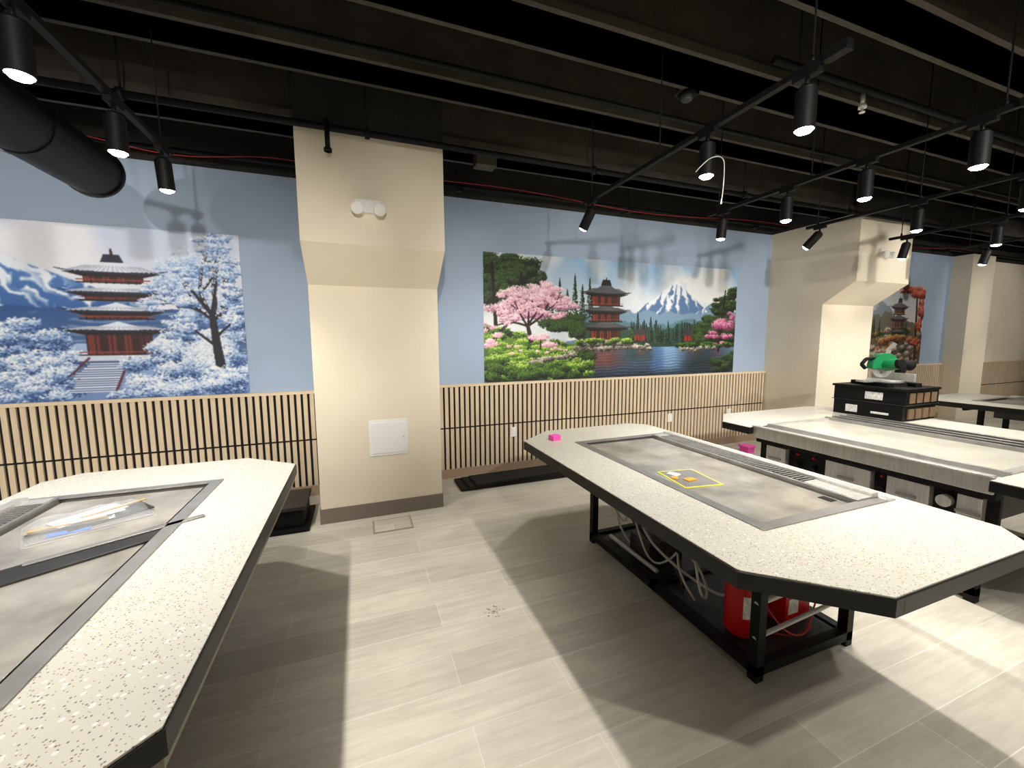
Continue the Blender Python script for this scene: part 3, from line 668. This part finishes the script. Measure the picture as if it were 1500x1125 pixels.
# ---------------------------------------------------------------- teppanyaki tables
def table(xd, sg, W=1.23, grill_w=.81, apron=False, name="teppanyaki_table"):
    b = B()
    Y0, Y1 = .634, 2.965; H = .76
    g0 = .34; g1 = g0+grill_w; gy0, gy1 = 1.08, 2.52
    def P(s, y): return (xd+sg*s, y)
    def ring(e):
        c1 = .3; c2 = .12; k = e*.41
        return [
            [P(e, Y0+.27+k), P(e, Y1-.25-k), P(c1+k, Y1-e), P(g0, Y1-e), P(g0, Y0+e), P(c1+k, Y0+e)],
            [P(g0, gy1), P(g0, Y1-e), P(W-c2-k, Y1-e), P(W-e, Y1-c2-k), P(W-e, gy1)],
            [P(g0, gy0), P(g0, Y0+e), P(W-c2-k, Y0+e), P(W-e, Y0+c2+k), P(W-e, gy0)],
            [P(g1, gy0), P(g1, gy1), P(W-e, gy1), P(W-e, gy0)]]
    for poly in ring(0): b.prism(poly, H-.062, H-.006, 'blackedge')
    for poly in ring(.005): b.prism(poly, H-.006, H, 'stone')
    if apron:
        b.prism([P(.012, Y0+.28), P(.012, Y1-.26), P(.04, Y1-.27), P(.04, Y0+.29)], H-.10, H-.062, 'apron')
    def bx(s0, y0, z0, s1, y1, z1, k): b.box(xd+sg*s0, y0, z0, xd+sg*s1, y1, z1, k)
    fz = H+.006
    bx(g0-.015, gy0-.015, H, g0+.035, gy1+.015, fz, 'steelframe'); bx(g1-.035, gy0-.015, H, g1+.015, gy1+.015, fz, 'steel')
    bx(g0+.035, gy0-.015, H, g1-.035, gy0+.035, fz, 'steelframe'); bx(g0+.035, gy1-.035, H, g1-.035, gy1+.015, fz, 'steelframe')
    bx(g0+.0, gy0, H-.06, g1, gy1, H-.045, 'grilldark')
    bx(g0+.055, gy0+.055, H-.045, g1-.2, gy1-.055, H-.008, 'grill')
    bx(g0, gy0, H-.045, g0+.012, gy1, H, 'steelframe'); bx(g0, gy0, H-.045, g1, gy0+.012, H, 'steelframe'); bx(g0, gy1-.012, H-.045, g1, gy1, H, 'steelframe')
    bx(g1-.012, gy0, H-.045, g1, gy1, H, 'steelframe')
    bx(g1-.26, gy0+.09, H-.008, g1-.215, gy0+.15, H-.006, 'felt')
    bx(g1-.18, gy0+.03, H-.045, g1-.165, gy1-.03, H+.012, 'steelframe')
    bx(g1-.075, gy0+.03, H-.045, g1-.03, gy1-.03, H+.028, 'steel')
    bx(g1-.165, gy0+.03, H-.03, g1-.075, gy1-.03, H-.02, 'felt')
    bx(g1-.165, gy0+.03, H-.02, g1-.075, gy0+.28, H+.014, 'steel')
    bx(g1-.165, gy1-.1, H-.02, g1-.075, gy1-.03, H+.014, 'steel')
    y = gy0+.29
    while y < gy1-.11:
        bx(g1-.165, y, H-.02, g1-.075, y+.007, H+.016, 'steelframe'); y += .024
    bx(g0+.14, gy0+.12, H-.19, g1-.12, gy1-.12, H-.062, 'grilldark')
    t = .045; s0, s1, yy0, yy1 = .45, 1.1, 1.15, 2.52
    for s in (s0, s1-t):
        for yy in (yy0, yy1-t): bx(s, yy, 0, s+t, yy+t, H-.062, 'blackmetal')
        bx(s, yy0, .03, s+t, yy1, .03+t, 'blackmetal'); bx(s, yy0, H-.062-t, s+t, yy1, H-.062, 'blackmetal')
    for yy in (yy0, yy1-t):
        bx(s0, yy, .03, s1, yy+t, .03+t, 'blackmetal'); bx(s0, yy, H-.062-t, s1, yy+t, H-.062, 'blackmetal')
    bx(s0, 1.8, .03, s1, 1.8+t, .03+t, 'blackmetal')
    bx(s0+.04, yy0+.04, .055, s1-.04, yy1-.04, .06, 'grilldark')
    b.cyl((xd+sg*s0, yy0+.02, .36), (xd+sg*s1, yy0+.02, .40), .012, .012, 'hose', 12)
    b.cyl((xd+sg*s0, yy0+.02, .2), (xd+sg*s1, yy0+.02, .25), .01, .01, 'hose', 12)
    for yy in (yy0, yy1-t, 1.8): bx(.06, yy, H-.062-.03, s0, yy+.03, H-.062, 'blackmetal')
    return b.build(name, .0025)
table(-.38, -1, apron=True)
table(1.11, 1)
table(6.4, 1); table(11.1, -1)

def table3():
    b = B(); H = .76; X0, X1 = 3.1, 4.9; Y0, Y1 = .634, 2.99; gy1 = 2.45; gy0 = 1.05
    far = [(X0-.05, 2.72), (X0+.25, Y1), (X1-.3, Y1), (X1, Y1-.3), (X1, gy1), (X0-.05, gy1)]
    near = [(X0-.05, .9), (X0+.25, Y0), (X1-.3, Y0), (X1, Y0+.3), (X1, gy0), (X0-.05, gy0)]
    for poly in (far, near, [(4.35, gy0), (X1, gy0), (X1, gy1), (4.35, gy1)]):
        b.prism(poly, H-.062, H-.006, 'blackedge')
        cx = sum(p[0] for p in poly)/len(poly); cy = sum(p[1] for p in poly)/len(poly)
        b.prism([(cx+(x-cx)*.996, cy+(y-cy)*.99) for x, y in poly], H-.006, H, 'stone')
    b.box(X0, gy0, H-.09, X0+.02, gy1, H+.012, 'steel'); b.box(X0+.02, gy0, H-.03, X0+.16, gy1, H-.02, 'steel')
    b.box(X0-.02, gy0, H+.004, X0+.03, gy1, H+.014, 'steel'); b.box(X0+.16, gy0, H-.03, X0+.18, gy1, H+.014, 'steelframe')
    b.box(X0+.18, gy0, H-.03, 4.0, gy1, H-.004, 'film')
    b.box(X0+.18, gy0, H-.004, 4.0, gy0+.04, H+.012, 'steel'); b.box(X0+.18, gy1-.04, H-.004, 4.0, gy1, H+.012, 'steel')
    b.box(4.0, gy0, H-.03, 4.35, gy1, H-.01, 'felt')
    for x in (4.0, 4.1, 4.2, 4.31): b.box(x, gy0, H-.01, x+.035, gy1, H+.022, 'steelframe')
    y = gy0+.05
    while y < gy1-.05: b.box(4.035, y, H-.01, 4.1, y+.008, H+.012, 'grilldark'); y += .026
    b.box(X0+.1, gy0, .36, X0+.13, gy1, H-.09, 'blackmetal')
    b.box(X0+.04, gy0, .34, X0+.1, gy1, .385, 'blackmetal'); b.box(X0+.04, gy0, H-.13, X0+.1, gy1, H-.09, 'blackmetal')
    for y0, y1, k in ((2.2, 2.36, 'steel'), (1.62, 1.90, 'steel'), (1.32, 1.53, 'steel'), (1.1, 1.2, 'steel')):
        b.box(X0+.05, y0, .42, X0+.1, y1, .62, k)
        b.box(X0+.03, (y0+y1)/2-.05, .52, X0+.05, (y0+y1)/2+.05, .535, 'steelframe')
        b.cyl((X0+.05, (y0+y1)/2, .46), (X0+.02, (y0+y1)/2, .46), .018, .016, 'blackmetal', 14)
    for y in (2.12, 2.0, 1.57): b.cyl((X0+.1, y, .52), (X0+.06, y, .52), .02, .018, 'blackmetal', 14); b.cyl((X0+.1, y, .6), (X0+.07, y, .6), .008, .008, 'red', 10)
    b.cyl((X0+.07, 1.25, .56), (X0+.03, 1.25, .56), .035, .035, 'steel', 18)
    b.cyl((X0+.08, gy0, .30), (X0+.08, gy1, .30), .014, .014, 'brass', 12)
    for x in (X0+.1, 4.3):
        for y in (gy0+.05, 1.7, gy1-.1): b.box(x, y, 0, x+.05, y+.05, H-.062, 'blackmetal')
    for x in (X0+.1, 4.3): b.box(x, gy0+.05, .04, x+.05, gy1-.05, .09, 'blackmetal')
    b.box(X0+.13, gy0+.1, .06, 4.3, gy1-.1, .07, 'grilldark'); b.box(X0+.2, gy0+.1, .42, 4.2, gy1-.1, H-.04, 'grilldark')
    b.build("unfinished_teppanyaki_table", .002)
table3()

# ---------------------------------------------------------------- under-table equipment
def tank(x, y, r, h, z=.062):
    b = B(); b.cyl((x, y, z), (x, y, z+.02), r*.8, r, 'red', 32); b.cyl((x, y, z+.02), (x, y, z+h*.8), r, r, 'red', 32, caps=False)
    pr = [(r, z+h*.8), (r*.92, z+h*.87), (r*.7, z+h*.93), (r*.35, z+h*.97)]
    for (ra, za), (rb, zb) in zip(pr[:-1], pr[1:]): b.cyl((x, y, za), (x, y, zb), ra, rb, 'red', 32, caps=False)
    b.cyl((x, y, z+h*.97), (x, y, z+h*1.08), .022, .02, 'brass', 16); b.box(x-.03, y-.012, z+h*1.08, x+.03, y+.012, z+h*1.13, 'steel')
    n = 10; o = len(b.v); a0 = math.radians(225); a1 = math.radians(285)
    for i in range(n+1):
        a = a0+(a1-a0)*i/n
        b.v.append((x+math.cos(a)*(r+.001), y+math.sin(a)*(r+.001), z+h*.3)); b.v.append((x+math.cos(a)*(r+.001), y+math.sin(a)*(r+.001), z+h*.6))
    for i in range(n): b.face([o+2*i, o+2*i+2, o+2*i+3, o+2*i+1], 'label', True)
    b.build("fire_suppression_tank")
tank(1.71, 1.36, .075, .37)
b = B(); b.box(1.94, 1.30, .062, 2.12, 1.44, .24, 'red'); b.box(1.96, 1.297, .12, 2.03, 1.30, .2, 'label'); b.cyl((2.03, 1.37, .24), (2.03, 1.37, .28), .03, .03, 'blackmetal', 16); b.build("control_box", .01)
b = B(); b.box(1.68, 2.0, .062, 1.95, 2.2, .2, 'grilldark'); b.cyl((1.82, 2.1, .2), (1.82, 2.1, .5), .02, .02, 'brass', 14); b.cyl((1.82, 2.04, .36), (1.82, 2.16, .36), .035, .035, 'steel', 16); b.cyl((1.66, 1.9, .08), (1.66, 2.4, .08), .014, .014, 'hose', 12)
b.build("gas_valve_assembly", .004)
tube("flexible_hose", [(1.75, 2.3, .55), (1.7, 2.25, .45), (1.62, 2.1, .5), (1.6, 1.95, .3), (1.66, 1.8, .2), (1.75, 1.7, .12), (1.8, 1.5, .1), (1.85, 1.45, .3), (1.9, 1.5, .5)], .008, 'hose')
tube("flexible_hose", [(1.8, 1.9, .5), (1.7, 1.7, .46), (1.6, 1.55, .36), (1.58, 1.5, .22), (1.66, 1.52, .12), (1.76, 1.62, .16), (1.72, 1.74, .3), (1.62, 1.7, .42), (1.7, 1.5, .52)], .007, 'hose')
tube("flexible_hose", [(1.9, 2.3, .5), (1.72, 2.32, .36), (1.66, 2.1, .26), (1.8, 1.9, .12), (1.7, 1.72, .08)], .012, 'grilldark')
tube("flexible_hose", [(1.64, 2.4, .5), (1.62, 2.3, .3), (1.66, 2.2, .25), (1.7, 2.3, .4), (1.66, 2.36, .2), (1.7, 2.2, .1)], .007, 'hose')
tube("flexible_hose", [(1.62, 2.1, .4), (1.6, 1.98, .22), (1.64, 1.9, .12), (1.7, 1.82, .2), (1.66, 1.74, .3), (1.6, 1.66, .2), (1.64, 1.58, .1)], .006, 'hose')
tube("red_wire_bundle", [(1.7, 1.25, .3), (1.78, 1.22, .16), (1.88, 1.19, .1), (2.0, 1.22, .09), (2.1, 1.26, .2)], .004, 'redwire')
tube("red_wire_bundle", [(1.72, 1.26, .1), (1.8, 1.3, .08), (1.92, 1.2, .075), (2.05, 1.24, .08)], .004, 'redwire')

# ---------------------------------------------------------------- things lying about
b = B(); b.obox((1.335, 2.66, .779), (.07, .06, .036), .2, 'pink'); b.build("sticky_note_pad", .002)
gz = .7525
def flat_sheet(name, c, sx, sy, rz, k, kb=None, t=.002, border=.008):
    b = B(); b.obox((c[0], c[1], c[2]+t/2), (sx, sy, t), rz, kb or k)
    if kb: b.obox((c[0], c[1], c[2]+t+.0005), (sx-2*border, sy-2*border, .001), rz, k)
    return b.build(name)
flat_sheet("taped_folder", (1.64, 1.66, gz), .22, .26, -.15, 'steelframe', 'yellow')
b = B(); b.obox((1.60, 1.73, gz+.006), (.045, .06, .004), .4, 'white'); b.obox((1.62, 1.63, gz+.006), (.06, .04, .004), .1, 'orange'); b.obox((1.565, 1.68, gz+.006), (.04, .03, .004), .8, 'orange'); b.build("paper_tags")

def package(cx, cy, z, sx, sy, rz):
    e = empty("plastic_sleeves_and_papers", (cx, cy, z))
    b = B()
    b.obox((cx, cy, z+.004), (sx, sy*.85, .006), rz, 'steelframe')
    b.obox((cx+.04, cy+.03, z+.011), (sx*.75, sy*.55, .005), rz+.22, 'grilldark')
    b.obox((cx-.05, cy-.02, z+.017), (sx*.7, sy*.35, .004), rz-.15, 'apron')
    b.obox((cx-.02, cy-.10, z+.009), (.12, .04, .004), rz-.2, 'bluepl')
    b.obox((cx-.02, cy+.03, z+.023), (sx*.62, sy*.42, .003), rz+.35, 'plastic')
    b.obox((cx+.05, cy+.07, z+.028), (sx*.6, .014, .006), rz+.3, 'card')
    b.obox((cx-.04, cy-.06, z+.026), (sx*.6, .012, .006), rz-.1, 'card')
    b.obox((cx+.03, cy-.01, z+.029), (sx*.45, .03, .003), rz+.1, 'white')
    b.build("contents", .001, e)
    m = bpy.data.materials.new("clear_film"); m.use_nodes = True; bs = m.node_tree.nodes["Principled BSDF"]
    bs.inputs["Base Color"].default_value = (.8, .83, .87, 1); bs.inputs["Roughness"].default_value = .1; bs.inputs["Alpha"].default_value = .2
    n = 22; r = random.Random(3); v = []; f = []
    ang = math.cos(rz), math.sin(rz)
    for j in range(n):
        for i in range(n):
            u = (i/(n-1)-.5); w = (j/(n-1)-.5)
            px = u*sx*1.05; py = w*sy*1.05
            edge = min(.5-abs(u), .5-abs(w))*2
            zz = z+.003+min(1, edge*4)*.034+(r.random()-.5)*.008*min(1, edge*5)
            v.append((cx+px*ang[0]-py*ang[1], cy+px*ang[1]+py*ang[0], zz))
    for j in range(n-1):
        for i in range(n-1): f.append((j*n+i, j*n+i+1, (j+1)*n+i+1, (j+1)*n+i))
    me = bpy.data.meshes.new("film"); me.from_pydata(v, [], f)
    me.materials.append(m); o = bpy.data.objects.new("film", me); COL.objects.link(o); o.parent = e; o.matrix_parent_inverse = e.matrix_world.inverted()
package(-1.07, 2.14, .7525, .36, .25, .5)
b = B(); b.obox((-.98, 1.78, .757), (.13, .58, .008), -1.0, 'grilldark'); b.obox((-.86, 1.9, .764), (.03, .5, .004), -1.05, 'steelframe'); b.build("steel_trim_strips", .001)
b = B(); b.obox((-1.17, 1.62, .765), (.12, .1, .02), .4, 'plastic'); b.build("crumpled_bag", .006)

b = B()
for i in range(3): b.obox((1.55+.02*i, 4.0-.02*i, .018+.022*i), (1.3-.1*i, .34-.03*i, .022), .02*i, 'felt')
b.build("black_panel_stack", .003)
b = B(); b.box(-.85, 3.45, 0, -.42, 3.95, .03, 'blackmetal'); b.box(-.82, 3.5, .03, -.46, 3.9, .17, 'blackmetal'); b.box(-.84, 3.48, .17, -.44, 3.92, .2, 'grilldark'); b.build("black_equipment_case", .006)
b = B(); b.box(4.73, 3.80, 0, 4.85, 3.93, .08, 'pink'); b.box(4.72, 3.79, .065, 4.86, 3.94, .09, 'pink'); b.build("pink_box", .004)
b = B()
for i in range(22):
    x = .64+random.gauss(0, .03); y = 2.02+random.gauss(0, .025); b.obox((x, y, .001), (.004+random.random()*.010, .003+random.random()*.005, .002), random.random()*3, 'basetan')
b.build("debris_crumbs")

e = empty("stacked_tool_cases", (4.72, 2.37, .76))
b = B(); b.box(4.46, 2.10, .76, 4.96, 2.66, .90, 'blackmetal'); b.box(4.47, 2.09, .905, 4.97, 2.67, 1.03, 'blackmetal'); b.box(4.45, 2.08, 1.03, 4.98, 2.68, 1.05, 'blackmetal')
b.box(4.455, 2.08, .90, 4.975, 2.68, .905, 'grilldark')
for z0 in (.78, .92): 
    for k in range(4): b.box(4.52+k*.11, 2.084, z0, 4.60+k*.11, 2.1, z0+.09, 'boxbrown')
b.box(4.464, 2.26, .93, 4.47, 2.40, 1.0, 'label'); b.box(4.454, 2.45, .79, 4.46, 2.55, .86, 'label'); b.box(4.455, 2.2, .80, 4.46, 2.34, .82, 'white')
b.build("cases", .006, e)
def saw(x, y, z):
    b = B()
    b.box(x-.2, y-.16, z, x+.2, y-.1, z+.035, 'blackmetal'); b.box(x-.2, y+.1, z, x+.2, y+.16, z+.035, 'blackmetal'); b.box(x-.12, y-.16, z, x+.12, y+.16, z+.03, 'grilldark')
    b.cyl((x, y, z+.03), (x, y, z+.055), .14, .14, 'steel', 36)
    b.box(x-.05, y-.24, z+.03, x+.05, y, z+.05, 'steel')
    b.box(x-.22, y+.06, z+.05, x+.22, y+.08, z+.12, 'steel')
    b.obox((x, y+.14, z+.13), (.06, .05, .2), 0, 'blackmetal', -.3)
    b.obox((x, y+.04, z+.22), (.05, .26, .05), 0, 'blackmetal', -.25)
    n = 24; poly = [(y-.03+math.cos(a)*.125, z+.18+math.sin(a)*.125) for a in [math.radians(-10+200*i/n) for i in range(n+1)]]
    b.profx(poly, x-.04, x+.03, 'green')
    b.cyl((x-.008, y-.03, z+.18), (x-.004, y-.03, z+.18), .11, .11, 'steel', 40)
    b.cyl((x+.02, y-.02, z+.19), (x+.15, y-.02, z+.21), .055, .05, 'green', 24); b.cyl((x+.15, y-.02, z+.21), (x+.18, y-.02, z+.215), .05, .04, 'blackmetal', 24)
    b.cyl((x-.04, y-.03, z+.19), (x-.055, y-.03, z+.19), .03, .03, 'blackmetal', 18)
    pr = [(y-.1, z+.26), (y-.2, z+.25), (y-.24, z+.20), (y-.2, z+.16)]
    for p, q in zip(pr[:-1], pr[1:]): b.cyl((x, p[0], p[1]), (x, q[0], q[1]), .016, .016, 'blackmetal', 12)
    b.cyl((x, y+.12, z+.22), (x, y+.24, z+.18), .03, .05, 'blackmetal', 18)
    o = b.build("miter_saw", .003)
    o.rotation_euler[2] = math.radians(-110)
saw(4.72, 2.38, 1.05)

# ---------------------------------------------------------------- camera, world
cam = bpy.data.cameras.new("camera"); cam.sensor_width = 36; cam.lens = 36*597/1500; cam.clip_start = .02
co = bpy.data.objects.new("camera", cam); COL.objects.link(co)
R = Matrix.Rotation(math.radians(-20.6), 4, 'Z') @ Matrix.Rotation(math.radians(90-6.2), 4, 'X') @ Matrix.Rotation(math.radians(-.3), 4, 'Z')
co.matrix_world = Matrix.Translation((0, 0, 1.5)) @ R
scene.camera = co
w = bpy.data.worlds.new("world"); scene.world = w; w.use_nodes = True
w.node_tree.nodes["Background"].inputs[0].default_value = (.6, .65, .7, 1); w.node_tree.nodes["Background"].inputs[1].default_value = .3
print("done")
